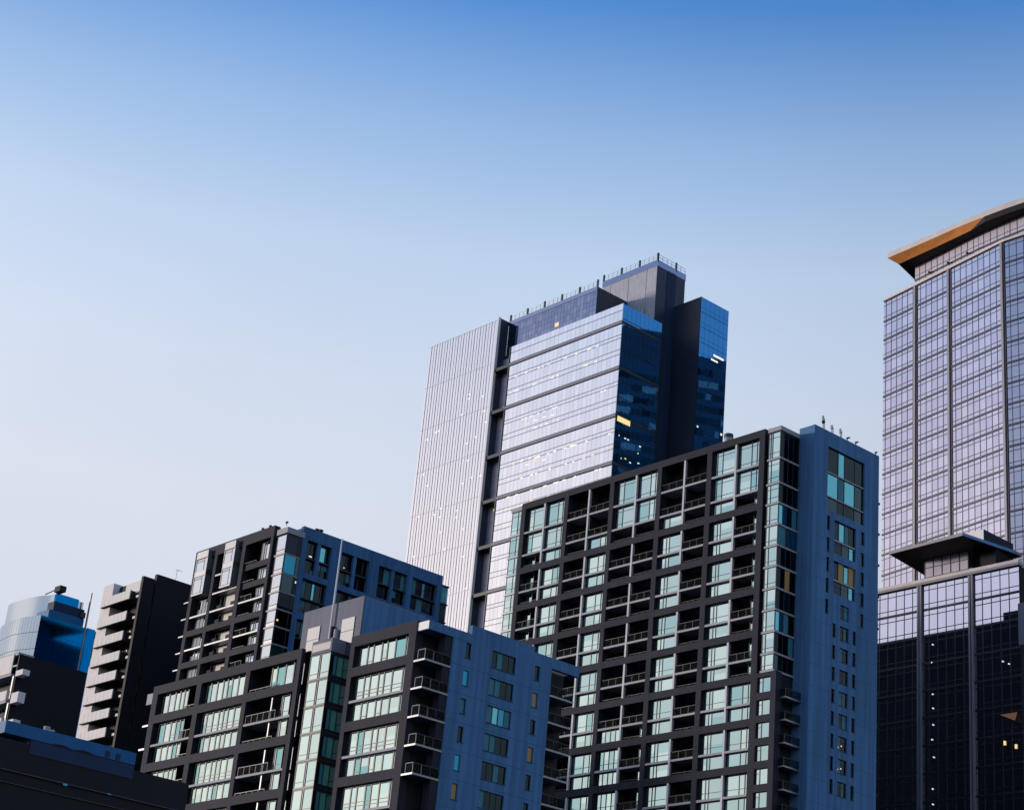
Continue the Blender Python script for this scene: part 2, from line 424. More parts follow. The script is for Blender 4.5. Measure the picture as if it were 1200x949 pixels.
LV = [(54.35, 56.75), (50.6, 53.25), (48.25, 50.3), (44.5, 47.15), (42.2, 44.2), (38.4, 41.1)]
W9 = [.35, 1.05, .8, 1.15, .75, 1.1, 1.4, .3]
for i, (z0, z1) in enumerate(LV):
    window(B, 'L', 0, -10.75, -1.9, z0+.04, z1+(.15 if i == 0 else 0)-.03, .55, W9, M['g_b'], tr=(.55, .95) if i % 2 else (.45,), trp=(1, 2, 3, 4, 5, 6) if i % 2 else (2, 4), bw=.2)
for i, (z0, z1) in enumerate(LV):
    if i == 0: z1 += .3
    e = i % 2 == 1
    window(B, 'L', 0, -51.0, -45.2, z0+.04, z1-.03, .6, [.9, .9, .7, .6, .55], M['g_b'], tr=(.55, .9) if e else (), trp=(2, 3), bw=.24)
    railing(B, 'L', 0, -45.0, -42.7, z0, h=1.0 if e else .35)
    window(B, 'L', 0, -41.0, -32.3, z0+.04, z1-.03, .6, [.7, 1.05, 1.0, .75, .75, 1.05, 1.1, .4], M['g_b'], tr=(.5, .9) if e else (.3,), trp=(1, 2, 3, 4, 5, 6) if e else (3, 4), bw=.24,
           pick=[3, 0, 1, 2, 3 if i == 4 else 0, 1, 0, 3] if i else [3, 0, 1, 0, 3, 0, 1, 3])
    if i == 0: window(B, 'L', 0, -27.3, -22.9, z0+.04, z1-.03, .6, [.7, 1.1, 1.1], M['g_b'], name='narrow_window', bw=.24)
    else: window(B, 'L', 0, -24.5, -22.9, z0+.04, z1-.03, .6, [.3, 1.1], M['g_b'], name='narrow_window', tr=(.7,) if e else ())
    railing(B, 'L', 0, -30.9, -25, z0, h=1.0 if e else .3)
    if e: MB().box(-26.4, -26.2, .4, .6, z0-2.1, z1).build('balcony_post', M['steel'], B)
# small balconies poking out at the far left end
for z in (56.35, 53.4, 50.4, 47.4): MB().box(-54.3, -52.8, .1, 1.3, z-.22 if z < 56 else z-.3, z if z < 56 else z+1.1).build('end_balcony', M['edge'] if z > 56 else M['steel'], B)
# stair bay: grey wall, white strips, projecting glass box
OFF = (1.54, -1.05, -.56)
sw = MB(); sw.box(-24.4, -13.0, 1.95, 11.0, 15, 63.6)
sw.build('stair_wall', M['grey'], B)
bs = MB(); bs.box(-12.98, -12.9, 2.1, 11.2, 57.5, 63.45); bs.build('stair_side_wall', M['blue'], B)
for a, b in ((-23.1, -20.75), (-16.55, -14.2)):
    st = MB(); z = 61.38
    hts = [1.55]*16
    for hgt in hts:
        st.box(a, b, 1.86, 1.945, z-hgt+.05, z-.03); z -= hgt
    o = st.build('white_strip', M['strip'], B)
    MB().box(a-.04, b+.04, 1.90, 1.948, z, 61.43).build('strip_joint', M['bar'], o)
bx = MB(); bx.box(-19.05, -15.25, 0, 1.95, 57.05, 58.6)
o = bx.build('bay_cap', M['grey'], B)
MB().box(-18.9, -15.5, -.03, .02, 57.35, 58.2).build('cap_panel', M['bar3'], o)
z = 57.0
for k in range(9):
    window(B, 'L', 0, -19.02, -15.3, z-2.85, z-.1, .04, [1.7, .28, 1.7], [M['g_b'][1], M['g_b'][0], M['white']], name='bay_window', tr=(.6,), trp=(0, 2), pick=(0, 2, 1), bw=.1)
    window(B, 'R', -15.25, .12, 1.85, z-2.6, z-.35, .04, [.3, .45, .75], [M['g_dark'][1], M['curtain_teal'], M['g_green'][0]], name='side_window', pick=(0, 1, 2), bw=.08)
    MB().box(-19.0, -15.3, .22, 1.93, z-3.0, z).build('bay_room', M['dark'], B)
    MB().box(-19.06, -15.26, -.03, 1.93, z-3.03, z-2.9).build('bay_floor', M['bar'], B)
    z -= 3.03
OFF = (0, 0, 0)
# balconies on the corner
for k in range(5):
    z = 53.55-3.02*k
    MB().box(-.04, 1.82, .02, 3.6, z-.2, z).build('balcony', M['steel'], B)
    railing(B, 'L', .03, .55, 1.75, z, t=.05, step=1.2, light='edge'); railing(B, 'R', 1.82, .1, 3.5, z, t=.05)
ro = MB(); ro.box(-.04, 1.86, .2, 6.0, 56.75, 57.72); ro.build('balcony_roof', M['blue'], B)
MB().box(-.03, 1.8, .12, .19, 56.8, 57.7).build('roof_edge', M['white'], B)
# blue side wall
HW = []
for k in range(7):
    z = 56.65-3.03*k
    HW += [(5.45, 6.2, z-1.65, z), (9.2, 12.65, z-1.75, z+.12), (15.5, 16.25, z-1.6, z+.02)]
bw = MB()
holed(bw, 'R', 1.82, 3.6, 18.0, 15, 57.72, HW, .5)
bw.box(1.32, 1.815, 6.1, 15.3, 57.72, 58.75); bw.box(1.32, 1.818, 15.3, 22.2, 57.72, 58.15)
bw.box(1.32, 1.82, 18.0, 22.2, 56.95, 57.72); bw.box(-.55, 1.31, 3.62, 17.95, 15, 57.7)
bw.build('side_wall', M['blue'], B)
MB().box(.6, 1.7, 2.6, 3.55, 15, 56.7).build('balcony_wall', M['charcoal'], B)
gl = [M['g_dark'][0], M['g_dark'][2], M['g_teal'][0], M['curtain_teal'], M['tv'], M['yellow'], M['curtain']]
PK = {1: (3, 3, 0, 0), 2: (3, 2, 4, 3), 3: (3, 3, 0, 0), 4: (0, 0, 3, 0), 5: (3, 0, 0, 0), 6: (0, 0, 0, 0), 0: (0, 3, 0, 0)}
for k in range(7):
    z = 56.65-3.03*k
    window(B, 'R', 1.82, 5.45, 6.2, z-1.65, z, .2, [1], gl, name='slit_window', pick=([0], [4], [3], [0], [4], [5], [0])[k], bw=.08)
    window(B, 'R', 1.82, 9.2, 12.65, z-1.75, z+.12, .2, [1, 1, 1, 1], gl, pick=PK[k], bw=.08)
    window(B, 'R', 1.82, 15.5, 16.25, z-1.6, z+.02, .2, [1], gl, name='slit_window', pick=([0], [5], [0], [5], [0], [0], [0])[k], bw=.08)
for k in range(14):
    MB().box(1.821, 1.826, 3.62, 17.98, 57.05-3.03*k-.02, 57.05-3.03*k+.02).build('wall_joint', M['joint'], B) if k else None
for h in HW: MB().box(1.70, 1.90, h[0]-.06, h[1]+.06, h[2]-.07, h[2]).build('sill', M['joint'], B)
# open balconies at the far end of the side wall
for k in range(6):
    z = 54.0-3.0*k
    MB().box(-.6, 1.8, 18.0, 21.6, z-.2, z).build('end_balcony', M['steel'], B)
    railing(B, 'R', 1.8, 18.05, 21.5, z, t=.05)
MB().box(-.6, 1.3, 18.0, 18.3, 15, 57.6).build('balcony_wall', M['dark'], B)

# =================================================================== rear block
A = thing('rear_apartment_block', 'taller dark apartment block rising behind the low front block, bright blue framed side', 'building', -37.511, 297.645, GRID)
UNIT = 1.1194
fr = MB()
for a, b in ((-21.9, -21.0), (-16.2, -15.4), (-8.55, -7.6), (-1.0, -.3)): fr.box(a, b, 0, 1.0, 20, 91.3)
fr.box(-21.9, -.3, 0, 1.05, 91.3, 93.0)
for t in (79.8, 74.7, 69.2):
    for l, r in ((-21.0, -16.2), (-15.4, -8.55), (-7.6, -1.0)): fr.box(l, r, .004, .98, t-.95, t)
for t in (88.1, 85.1): fr.box(-7.6, -1.0, .3, 1.0, t-.95, t)
fr.build('facade_frame', M['charcoal2'], A)
co = MB(); co.box(-21.8, -.4, 2.6, 30, -H0, 92.6); co.box(-.4, 2.2, 3.3, 30, -H0, 92.0); co.box(-21.8, -.4, 1.05, 2.6, 91.4, 92.5)
for x in (-21.45, -15.8, -8.1, -.65): co.box(x-.25, x+.25, 1.0, 2.6, 20, 91.3)
co.build('wall', M['dark'], A)
for l, r, z in ((-20.3, -17.1, 85.4), (-12.4, -9.5, 85.3)):
    bx = MB(); bx.box(l, r, -.7, 2.6, z-.25, z); bx.box(l, r, -.7, 2.6, 91.2, 92.35); bx.box(r-.12, r, -.66, 2.6, z, 91.2); bx.box(l, l+.12, -.66, 2.6, z, 91.2); bx.box(l, r, -.65, 2.6, z+2.85, z+3.75)
    o = bx.build('box_bay', M['steel'], A)
    for z0, z1 in ((z+.15, z+2.8), (z+3.8, 91.1)):
        w = MB(); F = MB()
        wd = (r-l-.3)
        w.box(l+.15, l+.15+wd*.72, -.6, -.55, z0, z1-.5, 0); w.box(l+.2+wd*.76, r-.2, -.6, -.55, z0, z1, 0); w.box(l+.15, l+.15+wd*.72, -.6, -.55, z1-.42, z1, 1)
        w.build('window', [M['g_a'][2], M['g_a'][0]], o)
        F.box(l+.13, r-.13, -.54, -.5, z0-.1, z1+.1); F.build('window_frame', M['bar'], o)
for z in (88.0, 85.0, 82.1, 76.8, 71.8):
    if z > 84:
        MB().box(-15.4, -12.4 if z > 86 else -8.55, .06, 2.6, z-.25, z).build('floor_slab', M['steel'], A)
    else:
        for l, r in ((-21.0, -16.2), (-15.4, -8.55), (-7.6, -1.0)): MB().box(l, r, .06, 2.6, z-.25, z).build('floor_slab', M['steel'], A)
LA = [(82.1, 85.0), (79.8, 81.85), (76.8, 78.85), (74.7, 76.55), (71.8, 73.75)]
for i, (z0, z1) in enumerate(LA):
    window(A, 'L', 0, -20.3, -16.6, z0+.05, z1-.3*(i == 0), .9, [1.1, .9, .7, .6], [M['curtain'], M['g_a'][0], M['g_a'][2], M['g_a'][3]], pick=(0, 0, 2, 3))
    # pale inner wall with narrow windows and planter boxes
    MB().box(-14.9, -8.9, 1.5, 1.7, z0+.03, z1-.1).build('balcony_wall', M['cream'], A)
    for x in (-14.6, -10.9):
        o = MB().box(x, x+.75, 1.40, 1.49, z0+.9, z1-.25).build('narrow_window', M['g_a'][2], A)
        MB().box(x+.8, x+1.1, 1.38, 1.49, z0+.8, z1-.2).build('window_frame', M['bar'], o)
    for x in (-14.6, -10.7): MB().box(x, x+1.2, .7, 1.4, z0+.3, z0+.95).build('planter', M['charcoal'], A)
for i, (z0, z1) in enumerate([(88.1, 91.3), (85.1, 87.1), (82.1, 84.1)]+LA[1:]):
    window(A, 'L', 0, -4.3, -1.4, z0+.05, z1-.15, .9, [.6, .5, 1.1, .5], [M['g_a'][0], M['g_a'][2], M['g_a'][3], M['curtain']], pick=(3, 0, 1, 0 if i < 2 else 2))
    railing(A, 'L', 0, -7.5, -4.4, z0, h=.9 if z0 in (82.1, 76.8, 71.8) else .25)
for z in (84.95, 82.2, 79.4, 76.7, 74.0): MB().box(-23.6, -21.9, .2, 1.6, z-.18, z).build('end_balcony', M['steel'], A)
FA = [91.1, 87.95, 84.9, 82.1, 79.4, 76.75, 74.1, 71.5]
MB().box(.35, 3.1, .1, 3.3, 91.2, 92.1).build('bay_roof', M['edge'], A)
gl = [M['g_dark'][1], M['g_dark'][2], M['g_teal'][0], M['curtain_teal'], M['tv'], M['navy']]
for i in range(len(FA)-1):
    t, b = FA[i]-.1, FA[i+1]+.12
    MB().box(.38, 3.06, .12, 3.25, FA[i+1]-.14, FA[i+1]+.1).build('bay_floor', M['bar3'], A)
    o = MB().box(.5, 2.98, .2, 3.2, b, t).build('bay_room', M['dark'], A)
    MB().box(.9, 2.95, .14, .19, b+.6, t-.15).build('bay_window', M['g_a'][2], A)
    MB().box(.9, 2.95, .14, .19, b, b+.5).build('bay_spandrel', M['steel'], A)
    window(A, 'R', 3.05, .3, 3.15, b, t, .05, [2.1, .8], gl, name='bay_window', pick=((5, 0), (4, 1), (1, 0), (0, 0), (0, 0), (0, 0), (2, 0))[i])
HA = []
for (a0, a1) in ((4.0, 8.5), (10.4, 15.75), (17.7, 23.3), (24.4, 29.35)):
    HA += [(a0, a1, 86.1, 91.2), (a0, a1, 79.9, 85.2), (a0, a1, 73.7, 78.9)]
aw = MB(); holed(aw, 'R', 3.06, 3.0, 30.3, 20, 93.1, HA, .7)
aw.box(-.3, 2.35, 3.3, 3.9, 20, 93.05)
aw.box(2.37, 3.05, 3.01, 3.3, 20, 93.05); aw.build('side_frame', M['blue2'], A)
for j, (a0, a1, z0, z1) in enumerate(HA):
    zm = z0+2.35
    pk = [(0, 0, 2, 3, 0), (0, 0, 1, 0, 0), (0, 2, 0, 1, 2), (2, 0, 3, 0, 0)][(j*3) % 4]
    window(A, 'R', 3.06, a0+.02, a1-.02, zm+.15, z1-.03, .65, [1, 1, .5, 1, .6], [M['g_dark'][0], M['g_dark'][2], M['curtain_teal'], M['g_teal'][0], M['g_dark'][1]], pick=pk)
    window(A, 'R', 3.06, a0+.02, a1-.02, z0+.03, zm-.15, .65, [1.2, 1, .7, 1], [M['g_dark'][0], M['g_dark'][2], M['curtain_teal'], M['g_dark'][1]], pick=random.choice([(0, 2, 0, 0), (2, 0, 0, 1), (0, 0, 3, 0)]))
    MB().fb('R', 3.06, a0+.01, a1-.01, .15, .64, zm-.1, zm+.1).build('floor_slab', M['navy'], A)
    if j % 3 == 0 and j < 9: MB().fb('R', 3.06, (a0+a1)/2-.3, (a0+a1)/2+.3, .1, .6, z0, z1).build('pier', M['blue2'], A)
lights(A, [('R', 2.5, 4.9, 88.9, .5, .14), ('R', 2.5, 9.4+2.0, 89.0, .18, .1), ('R', 3.02, 2.75, 84.0, .14, .3)], 'cool')
lights(A, [('R', 3.02, .45, 77.6, .25, .25)], 'warm')
for k in range(6):
    z = 91.9-2.95*k
    MB().box(1.0, 2.6, 30.32, 32.2, z-.2, z).build('end_balcony', M['navy'], A)
    MB().box(.9, 2.4, 30.32, 32.0, z-2.9, z-.2).build('end_bay', M['g_teal'][0] if k == 0 else M['g_dark'][2], A)

# =================================================================== glass office tower
UNIT = 1.0
D = thing('office_tower', 'tall pale glass office tower with a ribbed left panel and a taller grey shaft behind', 'building', 24.076, 396.269, -49.6)
rp = MB(); rp.box(-73.4, -45.0, .35, 3.05, -H0, 212.1, 1)
n = 26; pw = 28.4/n
for i in range(n):
    a = -73.4+i*pw
    rp.box(a+.04, a+pw-.28, .25, .36, 0, 212.0, 0)
    d = .21 if i % 2 else .15
    rp.box(a+pw-.25, a+pw-.08, d, .34, 0, 212.2, 2)
for k in range(15): rp.box(-73.35, -45.05, .2, .34, 212-.1-12.1*k, 212-12.1*k, 2)
rp.build('ribbed_panel', [M['g_d'][0], M['navy'], M['white']], D)
MB().box(-45.6, -45.0, -.45, .34, -H0, 212.25).build('panel_edge', M['white'], D)
MB().box(-73.3, -12.7, 2.45, 13.3, -H0, 202).build('wall', M['navy'], D)
# violet upper storeys and the recess glazing
vg = MB()
for i in range(28):
    a = -44.9+i*1.15
    for k in range(7):
        vg.box(a+.03, a+1.12, 3.0, 3.06, 201+1.55*k, 202.5+1.55*k, random.randrange(3))
vg.box(-44.95, -12.75, 3.08, 13.3, 200, 212.1, 3)
vg.build('violet_glazing', M['g_dv']+[M['navy']], D)
rg = MB()
for k in range(30):
    z = 201-4.03*k
    rg.box(-44.95, -42.0, 2.36, 2.42, z-3.95, z, k % 3)
rg.build('recess_glazing', M['g_r2'], D)
BZ = [197.3, 185.4, 173.2, 161.3, 149.35, 137.3, 125.3]
for z in BZ:
    MB().box(-45.3, -39.95, -.1, 2.36, z-.5, z+.35).build('recess_ledge', M['bar'], D)
MB().box(-39.95, -39.62, -.15, .6, 60, 202.2).build('recess_post', M['bar'], D)
# main glass box, left face in bands of three storeys
MB().box(-39.5, -.12, .2, 13.2, -H0, 202.2).build('core', M['navy'], D)
tops = [202.3]+[z-.55 for z in BZ]
bots = [z+.55 for z in BZ]+[113]
for i, (t, b) in enumerate(zip(tops, bots)):
    w = MB(); f = MB()
    if i == 0: cuts = [b, 200.5, t]
    else: cuts = [b, b+2.9, b+4.2, b+7.15, b+8.1, t]
    for z0, z1 in zip(cuts, cuts[1:]):
        a = -39.55
        for j in range(27):
            w.box(a+.02, a+1.445, .02, .08, z0+.04, z1-.04, random.randrange(3)); a += 1.4648
        f.box(-39.55, -.02, -.02, .10, z1-.06, z1+.06) if z1 < t else None
    f.box(-39.55, -.02, .09, .13, b, t)
    o = w.build('window_band', M['g_d'], D); f.build('window_frame', M['bar2'], o)
for z in BZ:
    MB().box(-39.6, .05, -.18, .3, z-.36, z+.36).build('spandrel_band', M['band'], D)
# right face of the glass box
rb = MB()
for k in range(24):
    z = 202.2-4.03*k
    for j in range(9):
        rb.box(-.08, 0, .05+j*1.485, .05+(j+1)*1.485-.05, z-3.9, z-.06)
o = rb.build('side_glazing', M['g_db'], D)
sf = MB(); sf.box(-.16, -.09, .02, 13.42, 100, 202.2)
for z in BZ: sf.box(-.5, .06, .02, 13.4, z-.35, z+.35)
sf.build('window_frame', M['bar'], o)
lights(D, [('R', .03, .6, 172.0, 4.2, 1.3)], 'warm', 'lit_ceiling')
for q in range(34):
    a, z = random.uniform(.5, 12.8), random.choice((150, 153.5, 156.5, 160, 163.5, 166, 168.5))+random.uniform(-.6, .6)
    lights(D, [('R', .03, a, z, random.choice((.2, .25, .5)), .25)], random.choice(('warm', 'cool', 'cool')))
# ceiling lights seen through the left face
for zz, a0, a1 in ((169.0, -38, -12), (167.6, -30, -20), (164.7, -16, -3), (157.6, -36, -10), (156.4, -24, -4), (152.6, -12, -2), (178.9, -37, -22)):
    a = a0
    while a < a1:
        if random.random() < .7: lights(D, [('L', .0, a, zz+random.uniform(-.15, .15), random.uniform(.7, 1.3), .22)], random.choice(('cool', 'cool', 'warm')))
        a += 2.93
for q in range(80):
    zz = random.choice((152.0, 156.3, 160, 164, 168.2, 176.4, 180, 188.5, 192.6))
    a = random.uniform(-38.5, -2)
    lights(D, [('L', .0, a, zz+.5, random.uniform(.5, 1.1), .28)], 'cool')
for q in range(34):
    lights(D, [('L', -.16, -73.3+pw*random.randrange(2, 25)+.35, random.uniform(125, 195), .6, .3)], 'cool')
lights(D, [('L', 2.3, -42.6, 195.1, 1.4, .5), ('L', 2.3, -43.4, 186.6, 1.8, .8), ('L', 2.3, -43.0, 159.4, 1.0, .6), ('L', 2.9, -27, 205.2, 1.3, 1.0)], 'warm')
# grey shaft behind
sh = MB(); sh.box(-22, -2.9, 13.5, 23.5, -H0, 219.4)
o = sh.build('shaft', [M['navy']], D)
for i, (a, b) in enumerate(((-21.9, -19.08), (-18.95, -12.75), (-12.6, -6.45), (-6.3, -2.95))):
    MB().box(a, b, 13.42, 13.49, 190, 219.0).build('shaft_panel', M['grille'], o)
MB().box(-2.89, -2.8, 17.0, 20.2, 120, 219.2).build('shaft_fin', M['deepblue'], o)
MB().box(-22.05, -2.8, 13.36, 23.6, 219.0, 220.7).build('shaft_parapet', M['g_dv'][1], o)
def roof_rail(parent, pts, z, step, tall, hi=1.6):
    g = MB(); p = MB()
    for (a, b) in zip(pts, pts[1:]):
        d = math.dist(a, b); k = max(1, round(d/step))
        for i in range(k+1):
            x, y = a[0]+(b[0]-a[0])*i/k, a[1]+(b[1]-a[1])*i/k
            g.box(x-.04, x+.04, y-.04, y+.04, z, z+hi)
            if i % tall == 0: p.box(x-.22, x+.22, y-.18, y+.18, z-.6, z+hi+.35)
        for h in (hi, hi*.5): g.tube((a[0], a[1], z+h), (b[0], b[1], z+h), .045, n=6)
    o = g.build('roof_railing', M['steel'], parent)
    p.build('rail_post', M['navy'], o)
roof_rail(D, [(-44.6, 3.2), (-12.9, 3.2)], 212.1, 1.58, 4)
roof_rail(D, [(-21.9, 13.6), (-3.0, 13.6), (-3.0, 23.4)], 220.7, 1.58, 4)
MB().box(-44.9, -12.75, 2.9, 3.0, 211.0, 212.15).build('glass_parapet', M['g_dv'][2], D)
# dark side block with blue glazed right face
db = MB(); db.box(-2.85, 6.05, 20.2, 30.2, -H0, 210.4); db.build('side_block', M['navy'], D)
sg = MB()
for k in range(26):
    z = 210.4-4.03*k
    for j in range(6):
        sg.box(6.06, 6.14, 20.25+j*1.66, 20.25+(j+1)*1.66-.05, z-2.8, z-.06); sg.box(6.06, 6.14, 20.25+j*1.66, 20.25+(j+1)*1.66-.05, z-3.97, z-2.86)
o = sg.build('side_glazing', M['g_db'], D)
MB().box(6.0, 6.055, 20.2, 30.25, 100, 210.3).build('window_frame', M['bar'], o)
lights(D, [('R', 6.18, 25.4, 196.3, 3.6, .5), ('R', 6.18, 24.6, 195.0, 2.4, .4), ('R', 6.18, 29.2, 176.8, .5, .5), ('R', 6.18, 20.9, 176, .4, .4), ('R', 6.18, 28.8, 163.5, .4, .4)], 'cool')

# =================================================================== lilac glass tower on the right
T = thing('glass_tower', 'lilac glass tower at the right edge under a sharp overhanging roof', 'building', 83.738, 288.076, -60.2)
c12, s12 = math.cos(R(12)), math.sin(R(12))
body = MB(); body.prism([(-30.75, .12), (0, .12), (24*c12, 24*s12+.12), (24*c12, 40), (-30.75, 40)], -H0, 166.2)
body.build('wall', M['navy'], T)
ZB = [166.1]+[158.05+3.89-3.89*k for k in range(0, 17)]
def strip(parent, origin, dirv, a0, a1, zt, zb, gl, barm='bar2', pitch=1.45, first=.5, notch=False):
    """one storey of curtain wall between two columns, on a plane through origin along dirv"""
    dx, dy = dirv; nx, ny = dy, -dx
    P, F = MB(), MB()
    def q(mb, a, b, t0, t1, z0, z1, m=0):
        p = [(origin[0]+dx*s+nx*t, origin[1]+dy*s+ny*t) for s, t in ((a, t0), (b, t0), (b, t1), (a, t1))]
        mb.prism(p, z0, z1, m)
    xs = [a0]; x = a0+first*pitch
    while x < a1-.25: xs.append(x); x += pitch
    xs.append(a1)
    zs = [zb+.18, zb+.9, zt-.9, zt-.18]
    for a, b in zip(xs, xs[1:]):
        for z0, z1 in zip(zs, zs[1:]): q(P, a+.06, b-.06, -.06, 0, z0+.03, z1-.03, random.randrange(len(gl)))
    for a in xs[1:-1]: q(F, a-.055, a+.055, -.05, .05, zb, zt)
    for z in (zb+.9, zt-.9): q(F, a0, a1, -.05, .04, z-.055, z+.055)
    q(F, a0, a1, -.07, .12, zb-.16, zb+.16); q(F, a0, a1, -.12, -.07, zb, zt)
    o = P.build('window', gl, parent); F.build('window_frame', M[barm], o)
for k in range(len(ZB)-1):
    zt, zb = ZB[k], ZB[k+1]
    for a0, a1, fs in ((-30.75, -22.45, .45), (-21.6, -13.75, .5), (-12.85, -.62, .55)):
        strip(T, (0, 0), (1, 0), a0, a1, zt, zb, M['g_e'], first=fs)
    strip(T, (0, 0), (c12, s12), .25, 11, zt, zb, M['g_e2'], first=.6)
for a0, a1 in ((-22.45, -21.6), (-13.75, -12.85), (-.62, .2)):
    MB().box(a0, a0+.5, -.35, .3, 60, 166.2).build('column', M['bar3'], T)
    MB().box(a0+.55, a1-.02, -.12, .3, 60, 166.2).build('column_shadow_gap', M['bar2'], T)
MB().prism([(-30.8, -.2), (.1, -.2), (24*c12, 24*s12-.2), (24*c12, 24*s12+.8), (0, .8), (-30.8, .8)], 166.25, 166.75).build('parapet', M['fascia'], T)
# set back top storey
PT = [(-24.7, 2.2), (-8.3, 2.3), (-2.3, 2.7), (2.2, 3.2), (22, 7)]
pb = MB(); pb.prism([(x, y+.12) for x, y in PT]+[(22, 30), (-24.7, 30)], 166.3, 172.0); pb.build('penthouse', M['navy'], T)
for (p, q), gl in zip(zip(PT, PT[1:]), ([M['screen']], [M['screen']], [M['screen']], M['g_e2'])):
    d = math.dist(p, q)
    strip(T, p, ((q[0]-p[0])/d, (q[1]-p[1])/d), 0, d, 172.6, 169.1, gl, first=.8, pitch=1.55)
    strip(T, p, ((q[0]-p[0])/d, (q[1]-p[1])/d), 0, d, 169.1, 166.2, gl, first=.8, pitch=1.55)
# overhanging roof: pale fascia, dark soffit, front timber facet with low-sun glow in its orange
OUT = [(-26.9, -2.7), (-17.6, -1.75), (-8.9, -1.0), (-4.1, -.35), (-.2, .3), (4.2, 1.3), (22, 5.4)]
INN = [(-25.8, -.93), (-18.0, -.4), (-8.0, .1), (-4.05, -.3), (-.15, .35), (4.25, 1.35), (22, 5.45)]
rf = MB()
top = OUT+[(24, 40), (-31, 40), (-28.4, 5.8)]
rf.prism(top, 173.9, 174.15, 0)
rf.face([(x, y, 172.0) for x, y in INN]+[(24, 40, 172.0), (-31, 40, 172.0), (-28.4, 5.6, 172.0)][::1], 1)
for i in range(len(OUT)-1):
    a, b = OUT[i], OUT[i+1]
    rf.face([(*a, 173.1), (*b, 173.1), (*b, 173.9), (*a, 173.9)], 0)
for a, b in (((24, 40), (-31, 40)), ((-31, 40), (-28.4, 5.8))):
    rf.face([(*a, 172.0), (*b, 172.0), (*b, 173.9), (*a, 173.9)], 0)
rf.face([(-28.4, 5.8, 172), (-25.8, -.93, 172), (-26.9, -2.7, 173.1), (-26.9, -2.7, 173.9), (-28.4, 5.8, 173.9)], 0)
rf.build('roof', [M['fascia'], M['soffit']], T)
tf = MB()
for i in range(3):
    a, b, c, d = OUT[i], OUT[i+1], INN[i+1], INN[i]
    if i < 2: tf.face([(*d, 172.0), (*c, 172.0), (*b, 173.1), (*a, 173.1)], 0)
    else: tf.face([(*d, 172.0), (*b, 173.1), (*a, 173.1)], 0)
tf.build('sunlit_timber_facet', M['wood'], T)
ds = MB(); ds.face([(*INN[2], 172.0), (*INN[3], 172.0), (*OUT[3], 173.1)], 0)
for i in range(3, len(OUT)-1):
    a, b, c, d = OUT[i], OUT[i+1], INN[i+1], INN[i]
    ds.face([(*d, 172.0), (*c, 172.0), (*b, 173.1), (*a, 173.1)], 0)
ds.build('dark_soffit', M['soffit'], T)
for x in (-20.5, -15.6, -10.7): MB().box(x, x+.25, 1.5, 2.0, 168.9, 169.2).build('floodlight', M['dark'], T)

# =================================================================== podium building in front of it
P = thing('podium_building', 'dark glazed building with pale cornice and flat canopy below the lilac tower', 'building', 72.93, 271.37, -49.5)
UNIT = 1.0218
MB().box(-34, 8.3, .12, 8, -H0, 95.4).build('wall', M['black'], P)
MB().box(-34, 8.45, -.45, .8, 95.45, 95.85).build('cornice', M['bar3'], P)
MB().box(-34, 8.35, -.3, .8, 95.86, 96.4).build('parapet', M['fascia'], P)
zs = [95.45, 91.45, 87.25, 83.0, 78.8, 74.6, 70.4, 66.2, 62.0, 57.8]
for k in range(len(zs)-1):
    zt, zb = zs[k], zs[k+1]
    for a0, a1, fs in ((-17.4, -9.75, .28), (-8.8, -.5, .7), (.45, 8.25, .9)):
        strip(P, (0, 0), (1, 0), a0, a1, zt, zb, M['g_p'], pitch=1.55, first=fs, barm='bar')
for a in (-9.7, -.42):
    MB().box(a, a+.3, -.4, .3, 30, 95.4).build('column', M['bar3'], P); MB().box(a+.5, a+.8, -.4, .3, 30, 95.4).build('column', M['bar3'], P)
    MB().box(a+.3, a+.5, -.1, .3, 30, 95.4).build('column_shadow_gap', M['bar2'], P)
MB().box(8.1, 10.5, -.3, .05, 83.2, 89.5).build('wall_panel', M['grey'], P)
MB().box(-2.1, 2.0, 3.4, 8, 96.4, 100.5).build('penthouse_wall', M['black'], P)
MB().box(-10.3, -2.2, 2.42, 2.46, 96.4, 100.5).build('pale_screen', M['screen'], P)
sb = MB()
for q in range(6): sb.box(-10.3+1.6*q, -10.2+1.6*q, 2.35, 2.5, 96.4, 100.5)
for z in (97.6, 99.2): sb.box(-10.3, -2.2, 2.36, 2.49, z-.06, z+.06)
sb.build('screen_frame', M['bar2'], P)
cn = MB(); pl = [(-13.1, -2.9), (1.0, -3.7), (2.9, 6.9), (3.0, 9.0), (-14.6, 9.0), (-14.0, 5.4)]
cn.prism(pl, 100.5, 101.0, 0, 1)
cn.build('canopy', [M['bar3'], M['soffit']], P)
MB().face([(1.02, -3.72, 100.52), (2.92, 6.9, 100.52), (2.92, 6.9, 100.98), (1.02, -3.72, 100.98)]).build('canopy_edge', M['canopy_blue'], P)
MB().box(-4.6, -.9, 4.7, 12.6, 101.0, 104.5).build('plant_room', M['navy'], P)
MB().box(-4.6, -.92, 4.6, 4.69, 101.0, 104.48).build('plant_room_lit_face', M['cream'], P)  # pale sheet: the lit left face of the plant room, put into the colour
for (a, z) in ((-7.14, 77.96), (-7.1, 75.82), (-7.08, 73.3), (-7.29, 71.09), (-6.97, 68.42), (-7.19, 63.75), (-7.17, 61.48), (-7.12, 85.66), (-7.26, 82.87), (5.13, 81.19), (6.17, 80.67)):
    lights(P, [('L', -.1, a, z, .17, .17)], 'cool', 'lamp')
for (a, z) in ((5.15, 68.9), (7.0, 68.2)): lights(P, [('L', -.1, a, z, .3, .6)], 'warm', 'lamp')
MB().face([(4.6, -.15, 73.4), (7.6, -.9, 72.0), (7.6, -.2, 73.4)]).build('timber_awning', M['wood'], P)

